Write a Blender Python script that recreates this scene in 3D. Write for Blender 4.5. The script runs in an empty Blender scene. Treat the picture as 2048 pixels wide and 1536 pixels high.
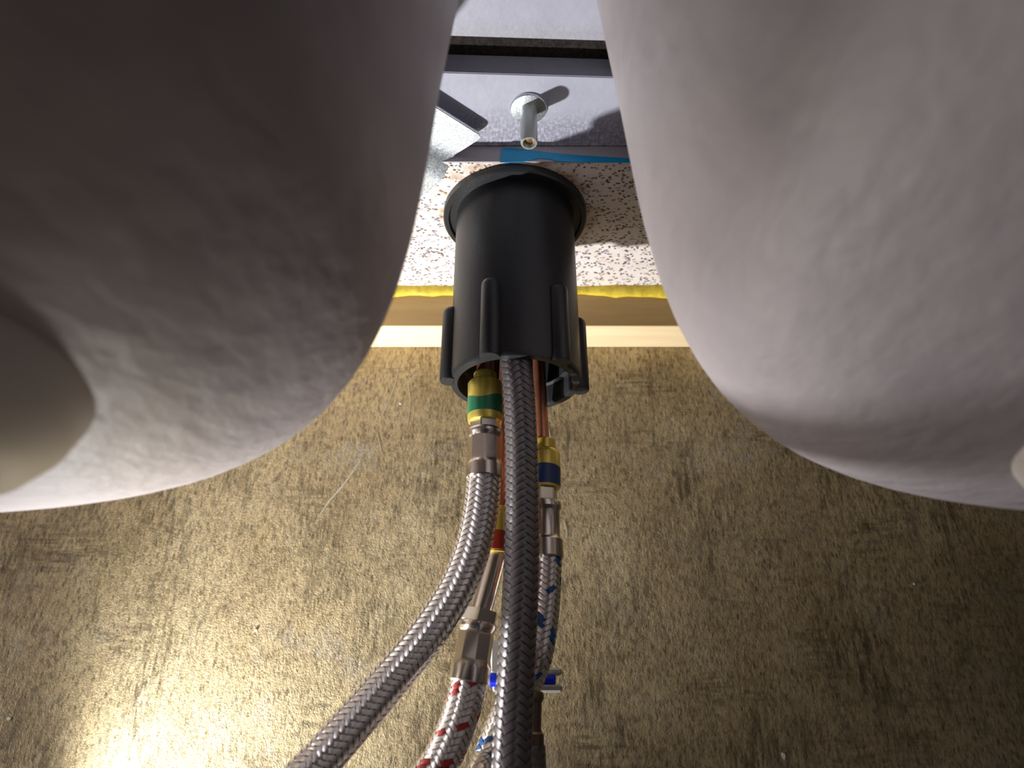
import bpy, bmesh, math, random
import numpy as np
from mathutils import Vector, Matrix

random.seed(4)
S = bpy.context.scene
COL = S.collection

# ------------------------------------------------------------------ camera, world, lamps, exposure
F_PX, PITCH = 1340.0, math.radians(26.0)
CP, SP = math.cos(PITCH), math.sin(PITCH)

cam_d = bpy.data.cameras.new('camera')
cam_d.sensor_width = 36.0
cam_d.lens = 36.0 * F_PX / 2048.0
cam_d.clip_start, cam_d.clip_end = 0.004, 20
cam_d.dof.use_dof = True
cam_d.dof.focus_distance = 0.255
cam_d.dof.aperture_fstop = 13.0
cam = bpy.data.objects.new('camera', cam_d)
cam.rotation_euler = (math.pi / 2 + PITCH, 0, 0)
COL.objects.link(cam)
S.camera = cam

w = bpy.data.worlds.new('room_light')
S.world = w
w.use_nodes = True
w.node_tree.nodes['Background'].inputs[0].default_value = (0.95, 0.93, 1.0, 1)
w.node_tree.nodes['Background'].inputs[1].default_value = 0.022

def lamp(name, kind, loc, target, energy, color, **kw):
    d = bpy.data.lights.new(name, kind)
    d.energy = energy
    d.color = color
    for k, v in kw.items():
        setattr(d, k, v)
    o = bpy.data.objects.new(name, d)
    o.location = loc
    o.rotation_euler = (Vector(target) - Vector(loc)).to_track_quat('-Z', 'Y').to_euler()
    COL.objects.link(o)
    return o

# a torch held low behind the left bowl, close to the back wall
TORCH = (-0.170, 0.279, -0.090)
lamp('torch', 'SPOT', TORCH, (-0.012, 0.246, 0.19), 7.2, (1.0, 0.985, 0.97),
     spot_size=math.radians(97), spot_blend=1.0, shadow_soft_size=0.006)
# added fill lamp, low at the left inside the cabinet, lightens the right bowl
lamp('fill_lamp', 'AREA', (-0.66, 0.10, -0.13), (0.10, 0.10, 0.06), 1.45, (1.0, 0.95, 0.97), shape='SQUARE', size=0.12)

S.view_settings.view_transform = 'Standard'
S.view_settings.look = 'None'
S.view_settings.exposure = 0.0
S.view_settings.gamma = 1.0
S.view_settings.use_curve_mapping = False

# ------------------------------------------------------------------ helpers
def P(u, v, y=None, z=None):
    """point on the plane y (or z) seen at a position in the 2048 x 1536 photograph"""
    r = (u - 1024) / F_PX
    a = (768 - v) / F_PX
    d = Vector((r, CP - SP * a, SP + CP * a))
    t = y / d.y if y is not None else z / d.z
    return d * t

def tag(o, label=None, cat=None, group=None, kind=None):
    if label: o['label'] = label
    if cat: o['category'] = cat
    if group: o['group'] = group
    if kind: o['kind'] = kind
    return o

def empty(name, loc, label=None, cat=None, group=None):
    o = bpy.data.objects.new(name, None)
    o.location = loc
    o.empty_display_size = 0.01
    COL.objects.link(o)
    return tag(o, label, cat, group)

def link_mesh(name, me, mat=None, parent=None, smooth=True, angle=35):
    if mat is not None:
        me.materials.append(mat)
    o = bpy.data.objects.new(name, me)
    COL.objects.link(o)
    if smooth:
        me.polygons.foreach_set('use_smooth', [True] * len(me.polygons))
        me.set_sharp_from_angle(angle=math.radians(angle))
    if parent is not None:
        o.parent = parent
        m = Matrix.Identity(4)
        p = parent
        while p is not None:                      # parents carry only a location
            m = Matrix.Translation(p.location) @ m
            p = p.parent
        me.transform(m.inverted())
    me.update()
    return o

def bm_obj(name, bm, mat=None, parent=None, smooth=True, angle=35):
    bmesh.ops.recalc_face_normals(bm, faces=bm.faces[:])
    me = bpy.data.meshes.new(name)
    bm.to_mesh(me)
    bm.free()
    return link_mesh(name, me, mat, parent, smooth, angle)

def prism_bm(pts_bottom, pts_top, bm=None):
    """closed solid between two equally long outlines"""
    bm = bm or bmesh.new()
    a = [bm.verts.new(p) for p in pts_bottom]
    b = [bm.verts.new(p) for p in pts_top]
    n = len(a)
    bm.faces.new(a[::-1]); bm.faces.new(b)
    for i in range(n):
        j = (i + 1) % n
        bm.faces.new((a[i], a[j], b[j], b[i]))
    return bm

def box_bm(x0, x1, y0, y1, z0, z1, bm=None):
    q = [(x0, y0), (x1, y0), (x1, y1), (x0, y1)]
    return prism_bm([(x, y, z0) for x, y in q], [(x, y, z1) for x, y in q], bm)

def bevel(bm, w, seg=2):
    bmesh.ops.recalc_face_normals(bm, faces=bm.faces[:])
    ed = [e for e in bm.edges if len(e.link_faces) == 2 and e.calc_face_angle(0) > math.radians(40)]
    bmesh.ops.bevel(bm, geom=ed, offset=w, segments=seg, affect='EDGES', clamp_overlap=True)
    return bm

def frame_of(d):
    d = d.normalized()
    x = d.cross(Vector((0, 1, 0)))
    if x.length < 1e-3:
        x = d.cross(Vector((1, 0, 0)))
    x.normalize()
    return x, d.cross(x).normalized(), d

def lathe(name, p0, p1, prof, mat, parent=None, seg=40, closed=False, angle=35, turn=0.0, wave=None):
    """rings along p0 -> p1. prof: (fraction of the length, radius[, flats]); flats makes that ring a polygon"""
    p0, p1 = Vector(p0), Vector(p1)
    ex, ey, d = frame_of(p1 - p0)
    L = (p1 - p0).length
    bm = bmesh.new()
    rings = []
    for q in prof:
        s, r = q[0], q[1]
        fl = q[2] if len(q) > 2 else 0
        ring = []
        for i in range(seg):
            th = 2 * math.pi * i / seg
            rr = r
            if fl:
                st = 2 * math.pi / fl
                ph = ((th + turn) % st) - st / 2
                rr = r * math.cos(st / 2) / math.cos(ph) * 1.03
            sw = s
            if wave and len(rings) < len(prof) // 2:
                sw = s + wave[0] * math.sin(th * wave[2] + wave[1]) + 0.4 * wave[0] * math.sin(3 * th + 2 * wave[1])
            ring.append(bm.verts.new(p0 + d * (sw * L) + ex * (rr * math.cos(th)) + ey * (rr * math.sin(th))))
        rings.append(ring)
    n = len(rings)
    for k in range(n if closed else n - 1):
        A, B = rings[k], rings[(k + 1) % n]
        for i in range(seg):
            j = (i + 1) % seg
            bm.faces.new((A[i], A[j], B[j], B[i]))
    if not closed:
        bm.faces.new(rings[0][::-1]); bm.faces.new(rings[-1])
    return bm_obj(name, bm, mat, parent, True, angle)

class Path:
    """Catmull-Rom curve through points, sampled by arc length, with parallel frames"""
    def __init__(self, pts, n=900):
        p = np.array([tuple(q) for q in pts], float)
        p = np.vstack([2 * p[0] - p[1], p, 2 * p[-1] - p[-2]])
        out = []
        for i in range(1, len(p) - 2):
            t = np.linspace(0, 1, 40, endpoint=False)[:, None]
            a, b, c, d = p[i - 1], p[i], p[i + 1], p[i + 2]
            out.append(0.5 * ((2 * b) + (-a + c) * t + (2 * a - 5 * b + 4 * c - d) * t ** 2 + (-a + 3 * b - 3 * c + d) * t ** 3))
        out.append(p[-2][None])
        q = np.vstack(out)
        l = np.concatenate([[0], np.cumsum(np.linalg.norm(np.diff(q, axis=0), axis=1))])
        self.L = l[-1]
        self.s = np.linspace(0, self.L, n)
        self.p = np.stack([np.interp(self.s, l, q[:, k]) for k in range(3)], 1)
        ker = np.ones(15) / 15                                    # soften the knots
        pad = np.pad(self.p, ((7, 7), (0, 0)), mode='reflect', reflect_type='odd')
        self.p = np.stack([np.convolve(pad[:, k], ker, 'valid') for k in range(3)], 1)
        T = np.gradient(self.p, axis=0)
        T /= np.linalg.norm(T, axis=1)[:, None]
        U = np.zeros_like(T)
        u = np.cross(T[0], [0, 1, 0]); u /= np.linalg.norm(u)
        for i in range(n):
            u = u - T[i] * np.dot(u, T[i]); u /= np.linalg.norm(u)
            U[i] = u
        self.T, self.U, self.W = T, U, np.cross(T, U)
    def at(self, l, th, r):
        l = np.asarray(l, float)
        g = lambda A: np.stack([np.interp(l, self.s, A[:, k]) for k in range(3)], -1)
        c, U, W = g(self.p), g(self.U), g(self.W)
        return c + U * (r * np.cos(th))[..., None] + W * (r * np.sin(th))[..., None]

def grid_mesh(name, V, nu, nv, blocks, mat, parent, wrap=False, uvs=None):
    """blocks of nu x nv vertices joined into one mesh"""
    faces = []
    vv = nv if wrap else nv - 1
    i, j = np.meshgrid(np.arange(nu - 1), np.arange(vv), indexing='ij')
    i, j = i.ravel(), j.ravel()
    base = np.stack([i * nv + j, (i + 1) * nv + j, (i + 1) * nv + (j + 1) % nv, i * nv + (j + 1) % nv], 1)
    faces = np.vstack([base + b * nu * nv for b in range(blocks)])
    me = bpy.data.meshes.new(name)
    nF = len(faces)
    me.vertices.add(len(V)); me.vertices.foreach_set('co', V.astype(np.float32).ravel())
    me.loops.add(nF * 4); me.loops.foreach_set('vertex_index', faces.astype(np.int32).ravel())
    me.polygons.add(nF)
    me.polygons.foreach_set('loop_start', np.arange(0, nF * 4, 4, dtype=np.int32))
    if uvs is not None:
        uv = me.uv_layers.new(name='weave')
        uv.data.foreach_set('uv', uvs[faces.ravel()].astype(np.float32).ravel())
    me.update(calc_edges=True)
    me.validate()
    return link_mesh(name, me, mat, parent, True, 60)

def tube(name, path, r, mat, parent, seg=24, n=160, l0=0.0, l1=None):
    l = np.linspace(l0, path.L if l1 is None else l1, n)
    th = np.linspace(0, 2 * np.pi, seg, endpoint=False)
    LL, TH = np.meshgrid(l, th, indexing='ij')
    V = path.at(LL, TH, np.full_like(LL, r)).reshape(-1, 3)
    return grid_mesh(name, V, n, seg, 1, mat, parent, wrap=True)

def braid(path, r, N, step, cover, mat, parent, tracer=(), tracer_mat=None, tracer_label=None, thick=0.00022, l0=0.0, l1=None):
    """2 over 2 woven strands, N in each direction; step is the spacing of the chevrons along the hose"""
    l1 = path.L if l1 is None else l1
    k = 2 * math.pi / (N * step)
    al = math.atan(k * r)
    wdt = cover * (2 * math.pi * r / N) * math.cos(al)
    per_q = math.pi / (k * N)
    n = int((l1 - l0) / per_q * 3) + 2
    l = np.linspace(l0, l1, n)
    offs = np.array([-0.5, -0.17, 0.17, 0.5]) * wdt
    crown = np.array([-1.0, 0.3, 0.3, -1.0]) * thick * 0.20
    plain, coloured = [], []
    puv, cuv = [], []
    for s in (1, -1):
        for i in range(N):
            q = 2 * i + s * l * k * N / math.pi
            h = np.clip(2.2 * np.cos(math.pi / 2 * (q - 0.5)), -1, 1) * s * thick
            th = 2 * math.pi * i / N + s * k * l
            LL = l[:, None] - s * math.sin(al) * offs[None]
            TH = th[:, None] + math.cos(al) * offs[None] / r
            V = path.at(LL, TH, r + h[:, None] + crown[None]).reshape(-1, 3)
            uv = np.stack([np.repeat(l, 4) * 100, np.tile(np.linspace(0, 1, 4), n)], 1)
            if (s, i) in tracer:
                coloured.append(V); cuv.append(uv)
            else:
                plain.append(V); puv.append(uv)
    b = grid_mesh('braid', np.vstack(plain), n, 4, len(plain), mat, parent, uvs=np.vstack(puv))
    b['kind'] = 'stuff'
    if coloured:
        c = grid_mesh('tracer_strand', np.vstack(coloured), n, 4, len(coloured), tracer_mat, parent, uvs=np.vstack(cuv))
        if tracer_label: c['label'] = tracer_label
    return b

# ------------------------------------------------------------------ materials
class M:
    def __init__(self, name, color=(0.8, 0.8, 0.8), rough=0.5, metal=0.0, spec=0.5):
        self.m = bpy.data.materials.new(name)
        self.m.use_nodes = True
        self.t = self.m.node_tree
        self.b = self.t.nodes['Principled BSDF']
        self.set('Base Color', (*color, 1)); self.set('Roughness', rough); self.set('Metallic', metal)
        self.set('Specular IOR Level', spec)
        self.co = None
    def set(self, k, v): self.b.inputs[k].default_value = v
    def node(self, kind, **kw):
        n = self.t.nodes.new(kind)
        for k, v in kw.items():
            if k in n.inputs: n.inputs[k].default_value = v
            else: setattr(n, k, v)
        return n
    def link(self, a, b): self.t.links.new(a, b)
    def coord(self, scale=(1, 1, 1), rot=(0, 0, 0), loc=(0, 0, 0), which='Object'):
        c = self.node('ShaderNodeTexCoord'); mp = self.node('ShaderNodeMapping')
        mp.inputs['Scale'].default_value = scale; mp.inputs['Rotation'].default_value = rot; mp.inputs['Location'].default_value = loc
        self.link(c.outputs[which], mp.inputs[0])
        return mp.outputs[0]
    def noise(self, scale, detail=4, rough=0.55, vec=None, dist=0.0):
        n = self.node('ShaderNodeTexNoise')
        n.inputs['Scale'].default_value = scale; n.inputs['Detail'].default_value = detail
        n.inputs['Roughness'].default_value = rough; n.inputs['Distortion'].default_value = dist
        self.link(vec if vec is not None else self.coord(), n.inputs['Vector'])
        return n.outputs['Fac']
    def ramp(self, fac, stops, interp='LINEAR'):
        r = self.node('ShaderNodeValToRGB')
        r.color_ramp.interpolation = interp
        e = r.color_ramp.elements
        while len(e) < len(stops): e.new(0.5)
        for k, (p, c) in enumerate(stops):
            e[k].position = p
            e[k].color = (*c, 1) if isinstance(c, tuple) else (c, c, c, 1)
        self.link(fac, r.inputs[0])
        return r.outputs[0]
    def mix(self, fac, a, b, mode='MIX'):
        n = self.node('ShaderNodeMix'); n.data_type = 'RGBA'; n.blend_type = mode
        for s, v in ((0, fac), (6, a), (7, b)):
            if isinstance(v, (int, float)): n.inputs[s].default_value = v
            elif isinstance(v, tuple): n.inputs[s].default_value = (*v, 1)
            else: self.link(v, n.inputs[s])
        return n.outputs[2]
    def math(self, op, a, b=0.0):
        n = self.node('ShaderNodeMath'); n.operation = op
        for s, v in ((0, a), (1, b)):
            if isinstance(v, (int, float)): n.inputs[s].default_value = v
            else: self.link(v, n.inputs[s])
        return n.outputs[0]
    def color(self, o): self.link(o, self.b.inputs['Base Color'])
    def rough(self, o): self.link(o, self.b.inputs['Roughness'])
    def bump(self, h, dist=0.001, strength=0.5):
        b = self.node('ShaderNodeBump'); b.inputs['Distance'].default_value = dist; b.inputs['Strength'].default_value = strength
        self.link(h, b.inputs['Height']); self.link(b.outputs[0], self.b.inputs['Normal'])

def mat_wall():
    m = M('bronze_laminate', rough=0.52, metal=0.35)
    tall = m.coord((1, 1, 0.42))
    wide = m.coord((0.35, 1, 1))
    patch = m.noise(28, 5, 0.6, m.coord((1, 1, 0.7)))
    c = m.ramp(patch, [(0.3, (0.39, 0.305, 0.165)), (0.55, (0.50, 0.405, 0.235)), (0.75, (0.59, 0.50, 0.31))])
    fine = m.noise(900, 3, 0.7, tall)
    c = m.mix(1.0, c, m.ramp(fine, [(0.32, 0.45), (0.52, 1.0), (0.72, 1.32)]), 'MULTIPLY')
    # dark vertical and horizontal fibres in patches
    fib = m.noise(420, 3, 0.65, m.coord((1, 1, 0.16)))
    fib2 = m.noise(420, 3, 0.65, m.coord((0.14, 1, 1)))
    where = m.ramp(m.noise(36, 3, 0.6, m.coord((1.2, 1, 0.5), loc=(3, 0, 1))), [(0.47, 0.0), (0.66, 1.0)])
    where2 = m.ramp(m.noise(30, 3, 0.6, m.coord((0.7, 1, 1.3), loc=(7, 0, 4))), [(0.50, 0.0), (0.68, 1.0)])
    dark = m.math('MULTIPLY', m.ramp(fib, [(0.42, 0.0), (0.60, 1.0)]), where)
    dark2 = m.math('MULTIPLY', m.ramp(fib2, [(0.44, 0.0), (0.62, 1.0)]), where2)
    c = m.mix(m.math('MULTIPLY', dark, 0.72), c, (0.062, 0.048, 0.026))
    c = m.mix(m.math('MULTIPLY', dark2, 0.62), c, (0.075, 0.055, 0.03))
    # small dark flecks
    vo = m.node('ShaderNodeTexVoronoi'); vo.inputs['Scale'].default_value = 520
    m.link(tall, vo.inputs['Vector'])
    sep = m.node('ShaderNodeSeparateColor'); m.link(vo.outputs['Color'], sep.inputs[0])
    fl = m.math('LESS_THAN', vo.outputs['Distance'], m.math('MULTIPLY', m.math('GREATER_THAN', sep.outputs[0], 0.72), 0.30))
    c = m.mix(m.math('MULTIPLY', fl, 0.45), c, (0.055, 0.04, 0.022))
    # pale grey chalky smudges
    sm = m.math('MULTIPLY', m.ramp(m.noise(45, 2, 0.5, m.coord(loc=(2.3, 0, 5.1))), [(0.60, 0.0), (0.72, 1.0)]),
                m.ramp(m.noise(500, 4, 0.75), [(0.45, 0.0), (0.62, 1.0)]))
    c = m.mix(m.math('MULTIPLY', sm, 0.55), c, (0.42, 0.41, 0.39))
    m.color(c)
    h = m.math('ADD', m.noise(1000, 2, 0.5, m.coord((1, 1, 0.75)), 0.8), m.math('MULTIPLY', m.noise(1700, 2), 0.6))
    m.bump(h, 0.00036, 0.6)
    return m.m

def mat_bowl():
    m = M('off_white_composite', rough=0.5, spec=0.35)
    big = m.noise(38, 3, 0.5)
    c = m.ramp(big, [(0.3, (0.335, 0.298, 0.32)), (0.7, (0.395, 0.36, 0.375))])
    m.color(c)
    h = m.math('ADD', m.noise(190, 3, 0.55, m.coord((1, 0.45, 1), rot=(0, 0, 0.5))), m.math('MULTIPLY', m.noise(60, 2), 0.8))
    m.bump(h, 0.0012, 0.55)
    return m.m

def mat_ledge(worn):
    m = M('grey_white_ledge' if not worn else 'worn_ledge', rough=0.5, spec=0.4)
    c = m.ramp(m.noise(70, 4), [(0.3, (0.335, 0.345, 0.42)), (0.7, (0.385, 0.395, 0.475))])
    fine = m.noise(900, 4, 0.75, m.coord((1, 0.6, 1)))
    co = m.node('ShaderNodeTexCoord'); sp = m.node('ShaderNodeSeparateXYZ'); m.link(co.outputs['Object'], sp.inputs[0])
    edge = 0.0795 if worn else 0.0455     # measured from the sink's own origin
    if worn:
        y = m.math('ADD', sp.outputs['Y'], m.math('MULTIPLY', m.noise(60, 3), 0.010))
        k = m.ramp(m.math('MULTIPLY', m.math('SUBTRACT', y, edge + 0.002), 90), [(0.0, 0.0), (1.0, 1.0)])
        wear = m.math('MULTIPLY', k, m.ramp(fine, [(0.44, 0.0), (0.54, 1.0)]))
        c = m.mix(m.math('MULTIPLY', wear, 0.85), c, (0.22, 0.21, 0.26))
        c = m.mix(m.math('MULTIPLY', m.math('MULTIPLY', k, m.ramp(fine, [(0.28, 1.0), (0.40, 0.0)])), 0.6), c, (0.85, 0.85, 0.9))
    else:
        k = m.ramp(m.math('MULTIPLY', m.math('SUBTRACT', sp.outputs['Y'], edge - 0.004), 160), [(0.0, 0.0), (1.0, 1.0)])
        c = m.mix(m.math('MULTIPLY', m.math('MULTIPLY', k, m.ramp(fine, [(0.35, 0.0), (0.6, 1.0)])), 0.6), c, (0.30, 0.28, 0.29))
    m.color(c)
    m.bump(m.noise(300, 4, 0.6), 0.0006, 0.4)
    return m.m

def mat_speckle():
    m = M('speckled_stone', rough=0.45)
    base = m.ramp(m.noise(90, 4), [(0.3, (0.68, 0.62, 0.57)), (0.7, (0.78, 0.72, 0.69))])
    def flecks(scale, seed, thr, size, cols, strength, base):
        v = m.node('ShaderNodeTexVoronoi'); v.inputs['Scale'].default_value = scale
        warp = m.node('ShaderNodeTexNoise'); warp.inputs['Scale'].default_value = scale * 1.3
        vec = m.coord((0.75, 1, 1), rot=(0, 0, 0.3), loc=(seed, seed * 1.7, 0))
        m.link(vec, warp.inputs['Vector'])
        add = m.node('ShaderNodeVectorMath'); add.operation = 'MULTIPLY_ADD'
        m.link(warp.outputs['Color'], add.inputs[0]); add.inputs[1].default_value = (0.9 / scale,) * 3; m.link(vec, add.inputs[2])
        m.link(add.outputs[0], v.inputs['Vector'])
        s = m.node('ShaderNodeSeparateColor'); m.link(v.outputs['Color'], s.inputs[0])
        lim = m.math('MULTIPLY', m.math('GREATER_THAN', s.outputs[0], thr), size)
        lim = m.math('MULTIPLY', lim, m.math('ADD', s.outputs[2], 0.35))
        mask = m.math('LESS_THAN', v.outputs['Distance'], lim)
        col = m.ramp(s.outputs[1], cols, 'CONSTANT')
        return m.mix(m.math('MULTIPLY', mask, strength), base, col)
    c = flecks(560, 1.0, 0.66, 0.36, [(0.0, (0.50, 0.42, 0.34)), (0.4, (0.36, 0.34, 0.42)), (0.75, (0.52, 0.36, 0.30))], 0.7, base)
    c = flecks(950, 2.0, 0.48, 0.42, [(0.0, (0.09, 0.06, 0.05)), (0.35, (0.20, 0.18, 0.28)), (0.6, (0.07, 0.055, 0.05)), (0.85, (0.28, 0.2, 0.18))], 0.95, c)
    c = flecks(640, 5.0, 0.78, 0.45, [(0.0, (0.07, 0.05, 0.05)), (0.5, (0.19, 0.17, 0.27))], 0.95, c)
    # old brown drip stain round the tap hole
    co = m.coord(loc=(-0.0013, -0.228, 0))
    ln = m.node('ShaderNodeVectorMath'); ln.operation = 'LENGTH'
    fl = m.node('ShaderNodeVectorMath'); fl.operation = 'MULTIPLY'; m.link(co, fl.inputs[0]); fl.inputs[1].default_value = (1, 1, 0)
    m.link(fl.outputs[0], ln.inputs[0])
    rr = m.math('ADD', ln.outputs['Value'], m.math('MULTIPLY', m.math('SUBTRACT', m.noise(120, 3, 0.6), 0.5), 0.022))
    ring = m.ramp(m.math('MULTIPLY', rr, 20), [(0.60, 1.0), (0.72, 0.35), (0.82, 0.0)])
    st = m.math('MULTIPLY', ring, m.ramp(m.noise(170, 4, 0.6, m.coord(loc=(0.2, 0.4, 0))), [(0.42, 0.0), (0.62, 1.0)]))
    c = m.mix(m.math('MULTIPLY', st, 0.75), c, (0.30, 0.16, 0.05))
    m.color(c)
    return m.m

def mat_metal(name, color, rough, bump=None, metal=1.0):
    m = M(name, color, rough, metal)
    if bump:
        m.bump(m.noise(bump[0], 3), 0.0004, bump[1])
    return m.m

def mat_braid(name, c0, c1, rough, metal=1.0):
    m = M(name, rough=rough, metal=metal)
    uv = m.node('ShaderNodeTexCoord').outputs['UV']
    sp = m.node('ShaderNodeSeparateXYZ'); m.link(uv, sp.inputs[0])
    wires = m.math('SINE', m.math('MULTIPLY', sp.outputs['Y'], 2 * math.pi * 7))
    c = m.mix(m.math('MULTIPLY', m.math('ADD', wires, 1.0), 0.5), c0, c1)
    m.color(m.mix(m.math('MULTIPLY', m.noise(260, 2), 0.35), c, c0))
    m.bump(wires, 0.00010, 0.45)
    return m.m

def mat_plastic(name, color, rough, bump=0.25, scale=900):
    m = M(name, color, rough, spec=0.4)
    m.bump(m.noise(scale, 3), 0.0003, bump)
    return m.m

def mat_brass():
    m = M('lacquered_brass', rough=0.36, metal=0.6)
    v = m.noise(500, 3, 0.6, m.coord((1, 1, 0.05)))
    m.color(m.ramp(v, [(0.35, (0.58, 0.45, 0.07)), (0.65, (0.78, 0.64, 0.15))]))
    return m.m

def mat_copper():
    m = M('copper', rough=0.38, metal=0.85)
    m.color(m.ramp(m.noise(300, 3, 0.6, m.coord((1, 1, 0.25))), [(0.35, (0.40, 0.155, 0.085)), (0.65, (0.62, 0.28, 0.17))]))
    return m.m

def mat_paint(name, color):
    m = M(name, rough=0.4)
    v = m.noise(420, 3, 0.6, m.coord((1, 1, 0.15)))
    m.color(m.ramp(v, [(0.35, tuple(x * 0.6 for x in color)), (0.65, color)]))
    return m.m

def mat_zinc():
    m = M('galvanised_steel', rough=0.36, metal=0.9)
    v = m.noise(1500, 4, 0.7)
    m.color(m.ramp(v, [(0.3, (0.46, 0.51, 0.56)), (0.7, (0.78, 0.83, 0.87))]))
    m.rough(m.ramp(v, [(0.3, 0.30), (0.7, 0.5)]))
    m.bump(v, 0.00012, 0.3)
    return m.m

def mat_wood():
    m = M('pale_planed_wood', rough=0.6)
    v = m.noise(160, 4, 0.6, m.coord((0.06, 1, 1)), 0.5)
    m.color(m.ramp(v, [(0.3, (0.74, 0.57, 0.33)), (0.7, (0.84, 0.68, 0.43))]))
    m.bump(v, 0.0004, 0.2)
    return m.m

def mat_tan_edge():
    m = M('tan_front_wood', rough=0.35)
    v = m.noise(150, 4, 0.6, m.coord((0.12, 1, 0.8)), 0.8)
    m.color(m.ramp(v, [(0.3, (0.46, 0.30, 0.10)), (0.7, (0.58, 0.40, 0.15))]))
    return m.m

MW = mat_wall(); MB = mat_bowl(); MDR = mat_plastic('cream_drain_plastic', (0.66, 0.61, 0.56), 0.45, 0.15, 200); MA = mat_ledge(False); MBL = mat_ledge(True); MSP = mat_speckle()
MWOOD = mat_wood(); MTAN = mat_tan_edge(); MZN = mat_zinc(); MBR = mat_brass(); MCU = mat_copper()
MBLK = mat_plastic('black_plastic', (0.013, 0.0145, 0.017), 0.42, 0.3)
MCHR = mat_metal('crimped_steel', (0.55, 0.50, 0.45), 0.24)
MNUT = mat_metal('nickel_nut', (0.46, 0.43, 0.36), 0.3)
MSIL = mat_braid('steel_braid', (0.60, 0.57, 0.55), (0.92, 0.89, 0.87), 0.30)
MGRY = mat_braid('dark_grey_braid', (0.13, 0.118, 0.122), (0.25, 0.232, 0.24), 0.36, 0.65)
MRED = mat_braid('red_strand', (0.42, 0.012, 0.010), (0.70, 0.03, 0.02), 0.4, 0.0)
MBLU = mat_braid('blue_strand', (0.006, 0.06, 0.24), (0.012, 0.13, 0.45), 0.4, 0.0)
MRUB = mat_plastic('dark_rubber', (0.012, 0.011, 0.011), 0.6)
MGRN = mat_paint('green_paint', (0.01, 0.20, 0.09))
MBLP = mat_paint('blue_paint', (0.006, 0.035, 0.16))
MREP = mat_paint('red_paint', (0.42, 0.035, 0.010))
MTAPE = mat_plastic('blue_tape', (0.003, 0.27, 0.55), 0.25, 0.5, 400)
MGREY = mat_plastic('grey_edge', (0.36, 0.34, 0.37), 0.55)
MCLIP = mat_plastic('pale_grey_plastic', (0.40, 0.40, 0.37), 0.45)
MPIN = mat_plastic('bright_blue_plastic', (0.008, 0.03, 0.75), 0.3)
MCAB = mat_plastic('white_melamine', (0.62, 0.60, 0.57), 0.5, 0.1)
MBOLT = mat_metal('dull_zinc', (0.42, 0.45, 0.42), 0.42, (900, 0.3), 0.75)
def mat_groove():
    m = M('groove_shade', rough=0.9, spec=0.08)  # shade inside the recess put into a near-black base colour
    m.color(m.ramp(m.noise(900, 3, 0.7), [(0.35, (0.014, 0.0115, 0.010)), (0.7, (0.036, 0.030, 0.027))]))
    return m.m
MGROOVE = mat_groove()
def mat_seal():
    m = M('yellow_sealant', rough=0.28)
    v = m.noise(220, 3)
    m.color(m.ramp(v, [(0.3, (0.52, 0.38, 0.03)), (0.7, (0.78, 0.62, 0.08))]))
    m.bump(v, 0.001, 0.4)
    return m.m
MSEAL = mat_seal()

# ------------------------------------------------------------------ heights and depths (camera at the origin)
ZT = 0.200          # underside of the sink ledge
ZS = 0.192          # underside of the speckled worktop
Y_STEP = 0.1969     # cut edge of the worktop
Y_BAT = 0.2835      # front of the wooden batten
Y_WALL = 0.305      # back panel
Z_BAT = 0.170
Z_FLOOR = -0.420
XW = 0.75

def setting(name, bm, mat):
    o = bm_obj(name, bm, mat, None, False)
    o['kind'] = 'structure'
    return o
wall = setting('wall_back', box_bm(-XW, XW, Y_WALL, Y_WALL + 0.016, Z_FLOOR, 0.225), MW)
setting('wall_left', box_bm(-XW - 0.016, -XW, -0.28, Y_WALL + 0.016, Z_FLOOR, 0.225), MCAB)
setting('wall_right', box_bm(XW, XW + 0.016, -0.28, Y_WALL + 0.016, Z_FLOOR, 0.225), MCAB)
setting('floor', box_bm(-XW - 0.016, XW + 0.016, -0.28, Y_WALL + 0.016, Z_FLOOR - 0.016, Z_FLOOR), MCAB)

# scratches and chips on the back panel: thin raised scuffs
def scuff(pts, wd):
    bm = bmesh.new()
    Q = [P(u, v, y=Y_WALL) for u, v in pts]
    lo, hi = [], []
    for i, q in enumerate(Q):
        d = (Q[min(i + 1, len(Q) - 1)] - Q[max(i - 1, 0)]).normalized()
        n = Vector((-d.z, 0, d.x))
        k = wd * (0.35 + 0.65 * math.sin(math.pi * (i + 0.3) / (len(Q) - 0.4))) / 2
        lo.append(q + n * k); hi.append(q - n * k)
    out = lo + hi[::-1]
    off = Vector((0, -0.00015, 0))
    return prism_bm(out, [p + off for p in out], bm)
MSCR = mat_plastic('scraped_laminate', (0.50, 0.46, 0.36), 0.6)
for pts, wd in (([(797, 738), (790, 770), (775, 810), (760, 838)], 0.0006), ([(817, 770), (821, 800), (818, 830), (815, 850)], 0.0005),
                ([(755, 868), (760, 890), (763, 905)], 0.0005), ([(722, 920), (705, 945), (685, 972), (660, 1000), (640, 1030)], 0.0009),
                ([(835, 745), (820, 760), (806, 772)], 0.0006), ([(1096, 850), (1102, 880), (1110, 905)], 0.0004),
                ([(1128, 1040), (1133, 1060), (1134, 1075)], 0.0008)):
    bm_obj('scratch', scuff(pts, wd), MSCR, wall, False)
MFL = mat_plastic('white_paint_chip', (0.85, 0.84, 0.82), 0.5)
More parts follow.
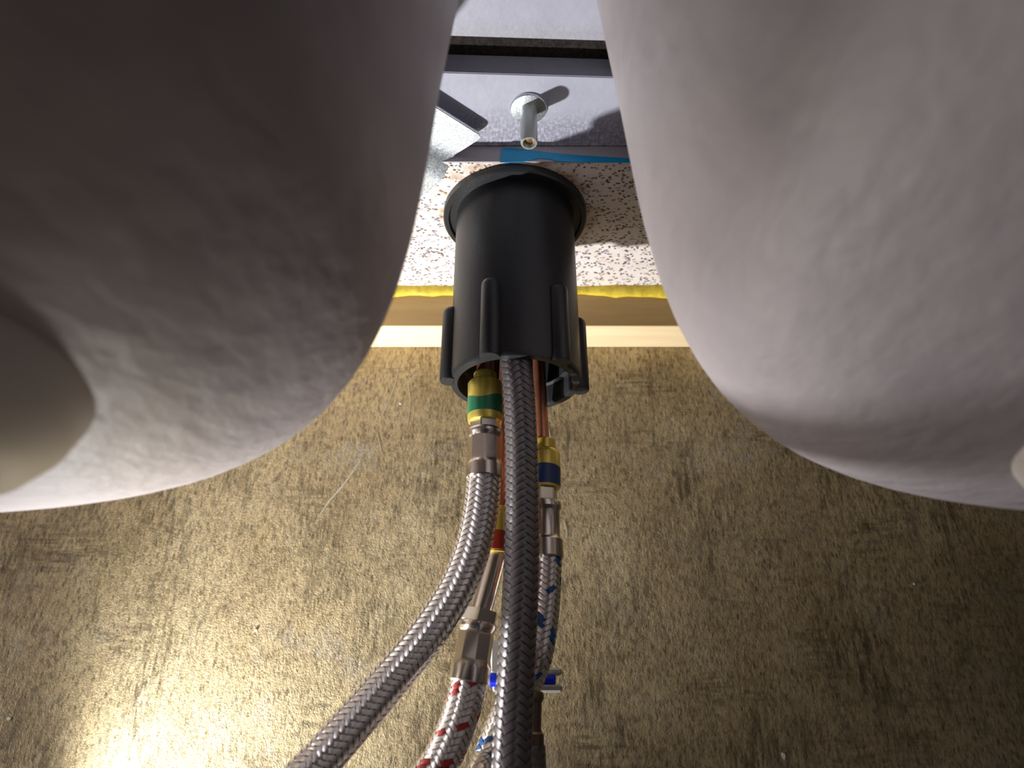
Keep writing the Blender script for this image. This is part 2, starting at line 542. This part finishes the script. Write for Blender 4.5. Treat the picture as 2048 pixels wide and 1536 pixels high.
for u, v, sx, sz in ((1567, 1512, 3.2, 5.5), (18, 1438, 3.5, 3.5), (512, 1261, 2.6, 2.6), (1828, 1168, 1.5, 2), (800, 808, 2.6, 2.2)):
    c = P(u, v, y=Y_WALL)
    k = 0.00022
    out = [(c.x - sx * k, c.z + 0.2 * sz * k), (c.x - 0.4 * sx * k, c.z + sz * k), (c.x + 0.8 * sx * k, c.z + 0.6 * sz * k), (c.x + sx * k, c.z - 0.3 * sz * k), (c.x + 0.1 * sx * k, c.z - sz * k)]
    bm_obj('paint_chip', prism_bm([(x, Y_WALL, z) for x, z in out], [(x, Y_WALL - 0.0004, z) for x, z in out]), MFL, wall, False)

# ------------------------------------------------------------------ worktop over the back of the cabinet
counter = bm_obj('worktop', box_bm(-XW, XW, Y_STEP, Y_WALL, ZS, 0.225), MSP, None, False)
tag(counter, 'cream stone worktop underside with dark flecks around the black tap pipe', 'worktop')
bm_obj('edge_strip', box_bm(-XW, XW, Y_STEP - 0.0006, Y_STEP - 0.00001, ZS, ZT), MGREY, counter, False)

# wooden batten on the wall, with its front face a darker tan
bat = bm_obj('wooden_batten', bevel(box_bm(-XW, XW, Y_BAT + 0.0004, Y_WALL, Z_BAT, ZS), 0.0005, 1), MWOOD, None, False)
tag(bat, 'pale wooden batten running along the bronze wall below the worktop', 'batten')
bm_obj('front_face', box_bm(-XW, XW, Y_BAT, Y_BAT + 0.0004, Z_BAT + 0.0002, ZS), MTAN, bat, False)['label'] = 'tan brown front face'

# bead of yellow sealant in the corner under the worktop
def bead():
    bm = bmesh.new()
    prev = None
    n, m = 260, 9
    rnd = random.Random(3)
    ph = [rnd.uniform(0, 6.28) for _ in range(6)]
    for i in range(n + 1):
        x = -XW + 2 * XW * i / n
        k = 0.0042 * (1 + 0.16 * math.sin(x * 90 + ph[0]) + 0.12 * math.sin(x * 213 + ph[1]) + 0.07 * math.sin(x * 470 + ph[2]))
        ring = [bm.verts.new((x, Y_BAT, ZS))]
        for j in range(m):
            a = math.pi / 2 * j / (m - 1)
            ring.append(bm.verts.new((x, Y_BAT - 0.72 * k * math.cos(a) ** 0.8, ZS - 1.15 * k * math.sin(a) ** 0.8)))
        if prev:
            L = len(ring)
            for j in range(L):
                q = (j + 1) % L
                bm.faces.new((prev[j], prev[q], ring[q], ring[j]))
        else:
            bm.faces.new(ring)
        prev = ring
    bm.faces.new(prev[::-1])
    return bm
tag(bm_obj('sealant_bead', bead(), MSEAL), 'glossy yellow bead of sealant between the speckled worktop and the batten', 'sealant')

# ------------------------------------------------------------------ sink: ledge and two bowls
sink = empty('double_sink', (0, 0.1, ZT), 'off-white double bowl sink hanging down on both sides of the black pipe', 'sink')
SL = 0.035           # the sink sits a little skew to the wall
def skew(y, x): return y + SL * (x - 0.003)
def slab(y0f, y1f, z0, z1):
    q = [(-XW, y0f(-XW)), (XW, y0f(XW)), (XW, y1f(XW)), (-XW, y1f(-XW))]
    return prism_bm([(x, y, z0) for x, y in q], [(x, y, z1) for x, y in q])
bm_obj('front_ledge', bevel(slab(lambda x: -0.28, lambda x: skew(0.1492, x), ZT, 0.2095), 0.0003, 2), MA, sink, False)
bm_obj('rear_ledge', bevel(slab(lambda x: skew(0.1632, x), lambda x: Y_STEP - 0.0007, ZT, 0.2095), 0.0003, 2), MBL, sink, False)
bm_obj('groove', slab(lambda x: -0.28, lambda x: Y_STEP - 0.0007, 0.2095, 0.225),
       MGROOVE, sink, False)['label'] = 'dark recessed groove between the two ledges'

def bowl(side, xr, yb, n, m, zb, cr, ro, fl, boss):
    ax, ay = 0.17, 0.19
    h = ZT - zb
    ph = np.linspace(0, 2 * np.pi, 160, endpoint=False)
    sc = np.concatenate([np.linspace(0.02, 0.9, 34), 1 - np.geomspace(0.09, 1e-4, 40), [1.0]])
    SC, PH = np.meshgrid(sc, ph, indexing='ij')
    C, Sn = np.cos(PH), np.sin(PH)
    rr = (np.abs(C) ** n + np.abs(Sn) ** n) ** (-1 / n)
    X, Y = ax * SC * rr * C, ay * SC * rr * Sn
    z = ZT - h * ((1 - cr) * (1 - SC ** m) ** (1 / m) + cr * (1 - SC ** 2))
    cx, cy = xr - ax, yb - ay
    q = 1 + fl * np.clip((z - zb) / h, 0, 1) ** 2
    x = cx + (X * math.cos(ro) - Y * math.sin(ro)) * q
    y = cy + (X * math.sin(ro) + Y * math.cos(ro)) * q
    V = np.stack([side * x, y, z], -1).reshape(-1, 3)
    o = grid_mesh('bowl', V, len(sc), 160, 1, MB, sink, wrap=True)
    me = o.data
    bm = bmesh.new(); bm.from_mesh(me)
    bm.verts.ensure_lookup_table()
    bm.faces.new([bm.verts[i] for i in range(160)])
    bmesh.ops.recalc_face_normals(bm, faces=bm.faces[:])
    for fc in bm.faces: fc.smooth = True
    bm.to_mesh(me); bm.free()
    bx, by, br, bz = boss
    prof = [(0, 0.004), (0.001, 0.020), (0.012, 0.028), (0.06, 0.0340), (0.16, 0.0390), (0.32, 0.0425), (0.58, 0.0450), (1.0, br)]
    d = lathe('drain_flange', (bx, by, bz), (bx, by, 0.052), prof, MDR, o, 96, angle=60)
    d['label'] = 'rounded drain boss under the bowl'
    return o
bl = bowl(-1 * -1, -0.0117, 0.2012, 2.784, 11.12, 0.026, 0.14, -0.0203, 0.0604, (-0.1015, 0.0705, 0.046, 0.027))
bl['label'] = 'dark shaded bowl beside the galvanised clip'
br_ = bowl(-1, -0.0223, 0.2112, 2.976, 7.41, 0.026, 0.14, -0.0103, 0.0454, (0.1266, 0.0905, 0.046, 0.027))
br_['label'] = 'pale lit bowl on the side away from the clip'

# ------------------------------------------------------------------ blue tape on the cut edge of the worktop
def tape():
    top = [(1003, 300), (1006, 297.5), (1012, 297), (1040, 299), (1090, 305), (1150, 311), (1262, 318), (1400, 324)]
    bot = [(1400, 325.5), (1262, 325.5), (1150, 325), (1118, 324), (1100, 319.5), (1080, 317.5), (1062, 320), (1048, 324), (1030, 325), (1000, 325.5)]
    out = [P(u, v, y=Y_STEP - 0.0006) for u, v in top + bot]
    return prism_bm(out, [p + Vector((0, -0.0003, 0)) for p in out])
tag(bm_obj('blue_tape', tape(), MTAPE, None, False), 'torn strip of bright blue tape on the worktop edge behind the bolt', 'tape')

# ------------------------------------------------------------------ mounting bolt hanging from the ledge
bx, by = 0.0061, 0.1775
bolt = empty('mounting_bolt', (bx, by, ZT), 'dull metal bolt with a washer hanging from the pale ledge', 'bolt')
lathe('washer', (bx, by, ZT), (bx, by, ZT - 0.0013), [(0, 0.0068), (0.6, 0.0068), (0.9, 0.0065), (1, 0.006)], MZN, bolt, 48)
def hollow(name, x, y, z0, z1, r, ri, mat, parent, depth):
    return lathe(name, (x, y, z0), (x, y, z1), [(0, r), (0.94, r), (0.985, r * 0.97), (1, r * 0.92), (1, ri * 1.08), (0.98, ri), (1 - depth, ri), (1 - depth, ri * 0.05)], mat, parent, 40)
hollow('sleeve', bx, by, ZT - 0.0013, 0.1822, 0.0031, 0.0021, MBOLT, bolt, 0.55)
th_prof = []
for k in range(22):
    th_prof += [(k / 22, 0.00205), ((k + 0.5) / 22, 0.0017)]
lathe('thread', (bx, by, 0.1905), (bx, by, 0.1838), th_prof, mat_metal('rusty_thread', (0.30, 0.19, 0.10), 0.5), bolt, 24)

# ------------------------------------------------------------------ galvanised hold-down clip beside the left bowl
def strip_clip():
    Z1, Z2 = 0.1945, 0.1885
    up = [P(820, 180, z=Z1), P(867, 211, z=Z1), P(958, 268, z=Z1), P(962, 274, z=Z1), P(957, 281, z=Z1), P(934, 296, z=Z1), P(911, 310, z=Z1)]
    b1 = P(820, 262, z=Z1)
    mid_r = [P(911, 310, z=Z1), P(901, 327, z=0.1925), P(887, 355, z=0.1890), P(873, 374, z=Z2)]
    mid_l = [P(820, 262, z=Z1), P(812, 285, z=0.1925), P(802, 318, z=0.1890), P(795, 338, z=Z2)]
    lo_r = [P(873, 374, z=Z2), P(858, 384, z=Z2), P(836, 397, z=Z2), P(790, 425, z=Z2)]
    bm = bmesh.new()
    v_up = [bm.verts.new(p) for p in up]
    v_l = [bm.verts.new(p) for p in mid_l]
    v_r = [v_up[-1]] + [bm.verts.new(p) for p in mid_r[1:]]
    bm.faces.new(v_up + [v_l[0]])
    for i in range(3):
        bm.faces.new((v_l[i], v_r[i], v_r[i + 1], v_l[i + 1]))
    v_lo = [bm.verts.new(p) for p in lo_r[1:]]
    bm.faces.new([v_l[3], v_r[3]] + v_lo)
    bmesh.ops.recalc_face_normals(bm, faces=bm.faces[:])
    if sum(f.normal.z * f.calc_area() for f in bm.faces) < 0:
        bmesh.ops.reverse_faces(bm, faces=bm.faces[:])
    r = bmesh.ops.extrude_face_region(bm, geom=bm.faces[:])
    bmesh.ops.translate(bm, vec=(0, 0, 0.0014), verts=[v for v in r['geom'] if isinstance(v, bmesh.types.BMVert)])
    bevel(bm, 0.00035, 2)
    return bm
tag(bm_obj('sink_clip', strip_clip(), MZN, None, True, 50), 'bent galvanised steel clip sticking out beside the dark bowl', 'clip')

# ------------------------------------------------------------------ black tap pipe
TX, TY, TZ0, TZ1 = 0.0013, 0.228, 0.1105, ZS
TR, TI = 0.0250, 0.0213
shank = empty('tap_shank', (TX, TY, TZ1), 'black plastic tap pipe with ribs and a flange under the worktop', 'pipe')
Hh = TZ1 - TZ0
lathe('sleeve', (TX, TY, TZ1), (TX, TY, TZ0),
      [(0, TR), (0.97, TR), (0.99, TR - 0.0003), (1, TR - 0.0008), (1, TI + 0.0006), (0.985, TI), (0.90, TI), (0.895, TI - 0.0016), (0, TI - 0.0016)],
      MBLK, shank, 96, closed=True, angle=40)
lathe('flange', (TX, TY, TZ1), (TX, TY, TZ1 - 0.0036),
      [(0, 0.0306), (0.85, 0.0306), (1, 0.0300), (1, 0.0284), (0.62, 0.0280), (0.62, TR), (0, TR)], MBLK, shank, 96, closed=True, angle=30)
def rib_bm(ang):
    bm = bmesh.new()
    r = 0.0037
    c0 = Vector((TX + (TR - 0.0002) * math.sin(ang), TY - (TR - 0.0002) * math.cos(ang), 0))
    rad = Vector((math.sin(ang), -math.cos(ang), 0)); tan = Vector((math.cos(ang), math.sin(ang), 0))
    prof = [(TZ0 - 0.0004, 0.90), (TZ0 + 0.0002, 1.0), (0.1395, 1.0), (0.1408, 0.94), (0.1416, 0.78), (0.1420, 0.5)]
    rings = []
    for z, k in prof:
        ring = []
        for i in range(17):
            a = math.pi * i / 16
            ring.append(bm.verts.new(c0 + Vector((0, 0, z)) + tan * (r * k * math.cos(a)) + rad * (r * k * math.sin(a) * 1.05)))
        ring.append(bm.verts.new(c0 + Vector((0, 0, z)) - rad * 0.0012 - tan * (r * k * 0.9)))
        ring.append(bm.verts.new(c0 + Vector((0, 0, z)) - rad * 0.0012 + tan * (r * k * 0.9)))
        rings.append(ring)
    for A, B in zip(rings, rings[1:]):
        for i in range(len(A)):
            j = (i + 1) % len(A)
            bm.faces.new((A[i], A[j], B[j], B[i]))
    bm.faces.new(rings[0][::-1]); bm.faces.new(rings[-1])
    return bm
for k in range(6):
    bm_obj('rib', rib_bm(math.radians(-21 + 60 * k)), MBLK, shank, True, 40)

# ------------------------------------------------------------------ hoses and their fittings
def fit(name, u0, v0, u1, v1, y, prof, mat, parent, y1=None, seg=48, turn=0.0, angle=35, wave=None):
    return lathe(name, P(u0, v0, y=y), P(u1, v1, y=y if y1 is None else y1), prof, mat, parent, seg, angle=angle, turn=turn, wave=wave)
def floor_end(p, q, x, y):
    """carry a hose from its last seen points down to the cabinet floor"""
    return [Vector((x, y, Z_FLOOR + 0.06)), Vector((x + 0.01, y - 0.01, Z_FLOOR + 0.0065))]

FER = [(0, 0.80), (0.03, 0.97), (0.07, 1.03), (0.12, 1.03), (0.17, 0.97), (0.20, 0.92, 8), (0.24, 0.95, 8), (0.62, 0.95, 8), (0.68, 1.0, 8),
       (0.73, 1.06), (0.76, 1.08), (0.98, 1.08), (1.0, 1.05)]
FER_ROUND = [(0, 0.78), (0.03, 0.97), (0.07, 1.02), (0.13, 1.02), (0.17, 0.95), (0.20, 0.90), (0.62, 0.90), (0.67, 0.96), (0.70, 1.06), (0.98, 1.08), (1.0, 1.04)]
def ferrule(prof, r): return [(q[0], q[1] * r) + tuple(q[2:]) for q in prof]

# --- green banded steel hose that swings out to the left
yA, yA2 = 0.222, 0.222
hA = empty('braided_hose', P(969, 748, y=yA), 'shiny steel braided hose with a green banded brass end', 'hose', 'hoses hanging out of the tap pipe')
lathe('copper_pipe', P(970, 752, y=yA), (P(970, 752, y=yA).x + 0.001, yA + 0.001, 0.188), [(0, 0.0032), (1, 0.0032)], MCU, hA, 24)
fit('brass_cap', 970, 747, 970, 845, yA, [(0, 0.0040), (0.02, 0.0042), (0.15, 0.0042), (0.165, 0.0047), (0.19, 0.0058), (0.23, 0.0063), (0.95, 0.0063), (1.0, 0.0060)], MBR, hA)
fit('paint_band', 970, 800, 970, 832, yA, [(0, 0.00625), (0.02, 0.00636), (0.98, 0.00636), (1, 0.00625)], MGRN, hA, wave=(0.13, 4.4, 2))['label'] = 'green paint band'
fit('nut', 970, 838, 970, 862, yA, [(0, 0.0050, 6), (0.05, 0.0054, 6), (0.95, 0.0054, 6), (1, 0.0050, 6)], MNUT, hA, seg=72, turn=0.3, angle=20)
fit('ferrule', 970, 858, 968, 958, yA, ferrule(FER, 0.0060), MCHR, hA, seg=96, angle=20)
pA = [P(968, 930, y=yA), P(967, 970, y=yA), P(960, 1030, y=yA2), P(946, 1095, y=yA2), P(922, 1160, y=yA2), P(885, 1225, y=yA2), P(842, 1285, y=yA2),
      P(795, 1342, y=yA2), P(742, 1405, y=0.220), P(690, 1465, y=0.218), P(629, 1536, y=0.216), P(560, 1620, y=0.213), Vector((-0.105, 0.20, -0.10)), Vector((-0.125, 0.185, -0.18)), Vector((-0.13, 0.18, -0.24)), Vector((-0.13, 0.18, Z_FLOOR + 0.0065))]
pathA = Path(pA)
tube('inner_tube', pathA, 0.0056, MRUB, hA)
braid(pathA, 0.0058, 12, 0.0021, 0.84, MSIL, hA)

# --- dark grey pull-out hose in the middle
yB = 0.2115
hB = empty('braided_hose', P(1032, 690, y=yB), 'thick dark grey braided hose hanging straight down in the middle', 'hose', 'hoses hanging out of the tap pipe')
pB = [Vector((0.0022, 0.2135, 0.185)), P(1031, 700, y=0.2125), P(1036, 760, y=yB), P(1040, 830, y=yB), P(1043, 900, y=yB), P(1044, 1000, y=yB), P(1043.5, 1100, y=yB), P(1040, 1200, y=yB),
      P(1034.5, 1300, y=yB), P(1028, 1419, y=yB), P(1023, 1536, y=yB), P(1018, 1680, y=0.212), Vector((-0.006, 0.21, -0.12)), Vector((-0.008, 0.205, -0.2)), Vector((-0.009, 0.2, Z_FLOOR + 0.006))]
pathB = Path(pB)
tube('inner_tube', pathB, 0.0050, MRUB, hB)
braid(pathB, 0.0053, 8, 0.00262, 0.88, MGRY, hB, thick=0.00026)

# --- blue banded hose behind, right
yC = 0.243
hC = empty('braided_hose', P(1086, 740, y=yC), 'steel braided hose with blue flecks and a blue banded brass end', 'hose', 'hoses hanging out of the tap pipe')
lathe('copper_pipe', P(1086, 890, y=yC), (P(1068, 700, y=0.240).x, 0.235, 0.186), [(0, 0.0025), (1, 0.0025)], MCU, hC, 24)
fit('brass_cap', 1090, 880, 1089, 978, yC, [(0, 0.0036), (0.02, 0.0040), (0.20, 0.0040), (0.22, 0.0046), (0.27, 0.0056), (0.31, 0.0059), (0.95, 0.0060), (1.0, 0.0057)], MBR, hC)
fit('paint_band', 1089.5, 937, 1089, 974, yC, [(0, 0.0059), (0.02, 0.00606), (0.98, 0.00606), (1, 0.0059)], MBLP, hC, wave=(0.10, 2.0, 2))['label'] = 'dark blue paint band'
fit('nut', 1088, 974, 1088, 1004, yC, [(0, 0.0046), (0.15, 0.0046), (0.17, 0.0047, 6), (0.22, 0.0050, 6), (0.95, 0.0050, 6), (1, 0.0046, 6)], MNUT, hC, seg=72, turn=0.25, angle=20)
fit('ferrule', 1090, 1002, 1092, 1117, yC, ferrule(FER_ROUND, 0.0059), MCHR, hC, seg=64, angle=25)
pC = [P(1092, 1095, y=yC), P(1092, 1125, y=yC), P(1090, 1165, y=yC), P(1087, 1210, y=yC), P(1081, 1260, y=yC), P(1072, 1310, y=yC), P(1058, 1350, y=0.248), P(1036, 1394, y=0.252), P(1012, 1435, y=0.253),
      P(993, 1480, y=0.252), P(976, 1536, y=0.250), P(958, 1610, y=0.246), Vector((-0.02, 0.24, -0.12)), Vector((-0.03, 0.235, -0.2)), Vector((-0.035, 0.23, Z_FLOOR + 0.006))]
pathC = Path(pC)
tube('inner_tube', pathC, 0.0052, MRUB, hC)
braid(pathC, 0.0055, 12, 0.0021, 0.86, MSIL, hC, tracer=((-1, 3), (-1, 4), (1, 7)), tracer_mat=MBLU, tracer_label='blue strands')

# --- red banded hose behind, left
yD = 0.237
hD = empty('braided_hose', P(1003, 840, y=yD), 'steel braided hose with red flecks and a red banded brass end', 'hose', 'hoses hanging out of the tap pipe')
lathe('copper_pipe', P(1001, 1030, y=yD), (P(1022, 700, y=0.236).x, 0.234, 0.186), [(0, 0.0026), (1, 0.0026)], MCU, hD, 24)
fit('brass_cap', 1004, 1015, 995, 1108, yD, [(0, 0.0036), (0.02, 0.0040), (0.15, 0.0041), (0.18, 0.0055), (0.22, 0.0059), (0.95, 0.0060), (1.0, 0.0057)], MBR, hD)
fit('paint_band', 999, 1068, 995.5, 1105, yD, [(0, 0.0059), (0.02, 0.00606), (0.98, 0.00606), (1, 0.0059)], MREP, hD, wave=(0.05, 1.0, 2))['label'] = 'red paint band'
fit('steel_tube', 995, 1100, 960, 1232, yD, [(0, 0.0036), (1, 0.0036)], MCHR, hD, seg=48)
fit('nut', 962, 1219, 956, 1246, yD, [(0, 0.0056, 6), (0.06, 0.0062, 6), (0.94, 0.0062, 6), (1, 0.0058, 6)], MNUT, hD, seg=72, turn=0.5, angle=20)
fit('ferrule', 957, 1241, 938, 1364, yD, ferrule(FER, 0.0061), MCHR, hD, seg=96, angle=20, turn=0.2)
pD = [P(941, 1345, y=yD), P(936, 1372, y=yD), P(927, 1412, y=yD), P(914, 1450, y=yD), P(896, 1493, y=yD), P(876, 1536, y=yD), P(840, 1610, y=0.236), Vector((-0.045, 0.23, -0.10)), Vector((-0.06, 0.225, -0.18)), Vector((-0.065, 0.22, -0.24)), Vector((-0.066, 0.22, Z_FLOOR + 0.0065))]
pathD = Path(pD)
tube('inner_tube', pathD, 0.0055, MRUB, hD)
braid(pathD, 0.0058, 12, 0.0021, 0.86, MSIL, hD, tracer=((1, 1), (1, 2), (1, 7)), tracer_mat=MRED, tracer_label='red strands')

# --- dark hose end half hidden behind the middle hose
yE = 0.236
hE = empty('braided_hose', P(1054, 1380, y=yE), 'dark crimped hose end half hidden behind the thick grey hose', 'hose', 'hoses hanging out of the tap pipe')
fit('copper_pipe', 1030, 780, 1050, 1392, 0.2265, [(0, 0.0024), (1, 0.0024)], MCU, hE, y1=yE, seg=24)
fit('ferrule', 1054, 1380, 1050, 1505, yE, ferrule(FER_ROUND, 0.0054), mat_metal('browned_steel', (0.20, 0.15, 0.125), 0.35), hE, seg=64, angle=25)
pE = [P(1051, 1490, y=yE), P(1051, 1512, y=yE), P(1053, 1550, y=yE), P(1056, 1620, y=0.235), Vector((0.008, 0.232, -0.12)), Vector((0.014, 0.23, -0.2)), Vector((0.018, 0.228, Z_FLOOR + 0.006))]
pathE = Path(pE)
tube('inner_tube', pathE, 0.0054, MRUB, hE)
braid(pathE, 0.0060, 8, 0.0027, 0.95, MGRY, hE)

# ------------------------------------------------------------------ pale plastic pipe clip behind the hoses
yK = 0.2615
c0 = P(1050, 1355, y=yK)
clip = empty('hose_clip', c0, 'small pale plastic clip with a bright blue pin behind the hoses', 'clip')
def block(name, u0, v0, u1, v1, y0, y1, mat, w=0.0006):
    a, b = P(u0, v1, y=y0), P(u1, v0, y=y0)
    return bm_obj(name, bevel(box_bm(a.x, b.x, y0, y1, a.z, b.z), w, 1), mat, clip, True, 35)
block('body', 985, 1338, 1098, 1384, yK, yK + 0.006, MCLIP)
block('side_plate', 980, 1281, 1003, 1347, yK - 0.003, yK + 0.003, MCLIP, 0.0007)
block('prong', 1066, 1335, 1124, 1350, yK - 0.0035, yK + 0.0015, MCLIP, 0.0007)
block('prong', 1066, 1369, 1125, 1385, yK - 0.0035, yK + 0.0015, MCLIP, 0.0007)
lathe('pin', P(978, 1359, y=yK - 0.001), P(1111, 1358, y=yK - 0.001), [(0, 0.0018), (0.02, 0.0024), (0.98, 0.0024), (1, 0.0018)], MPIN, clip, 28)
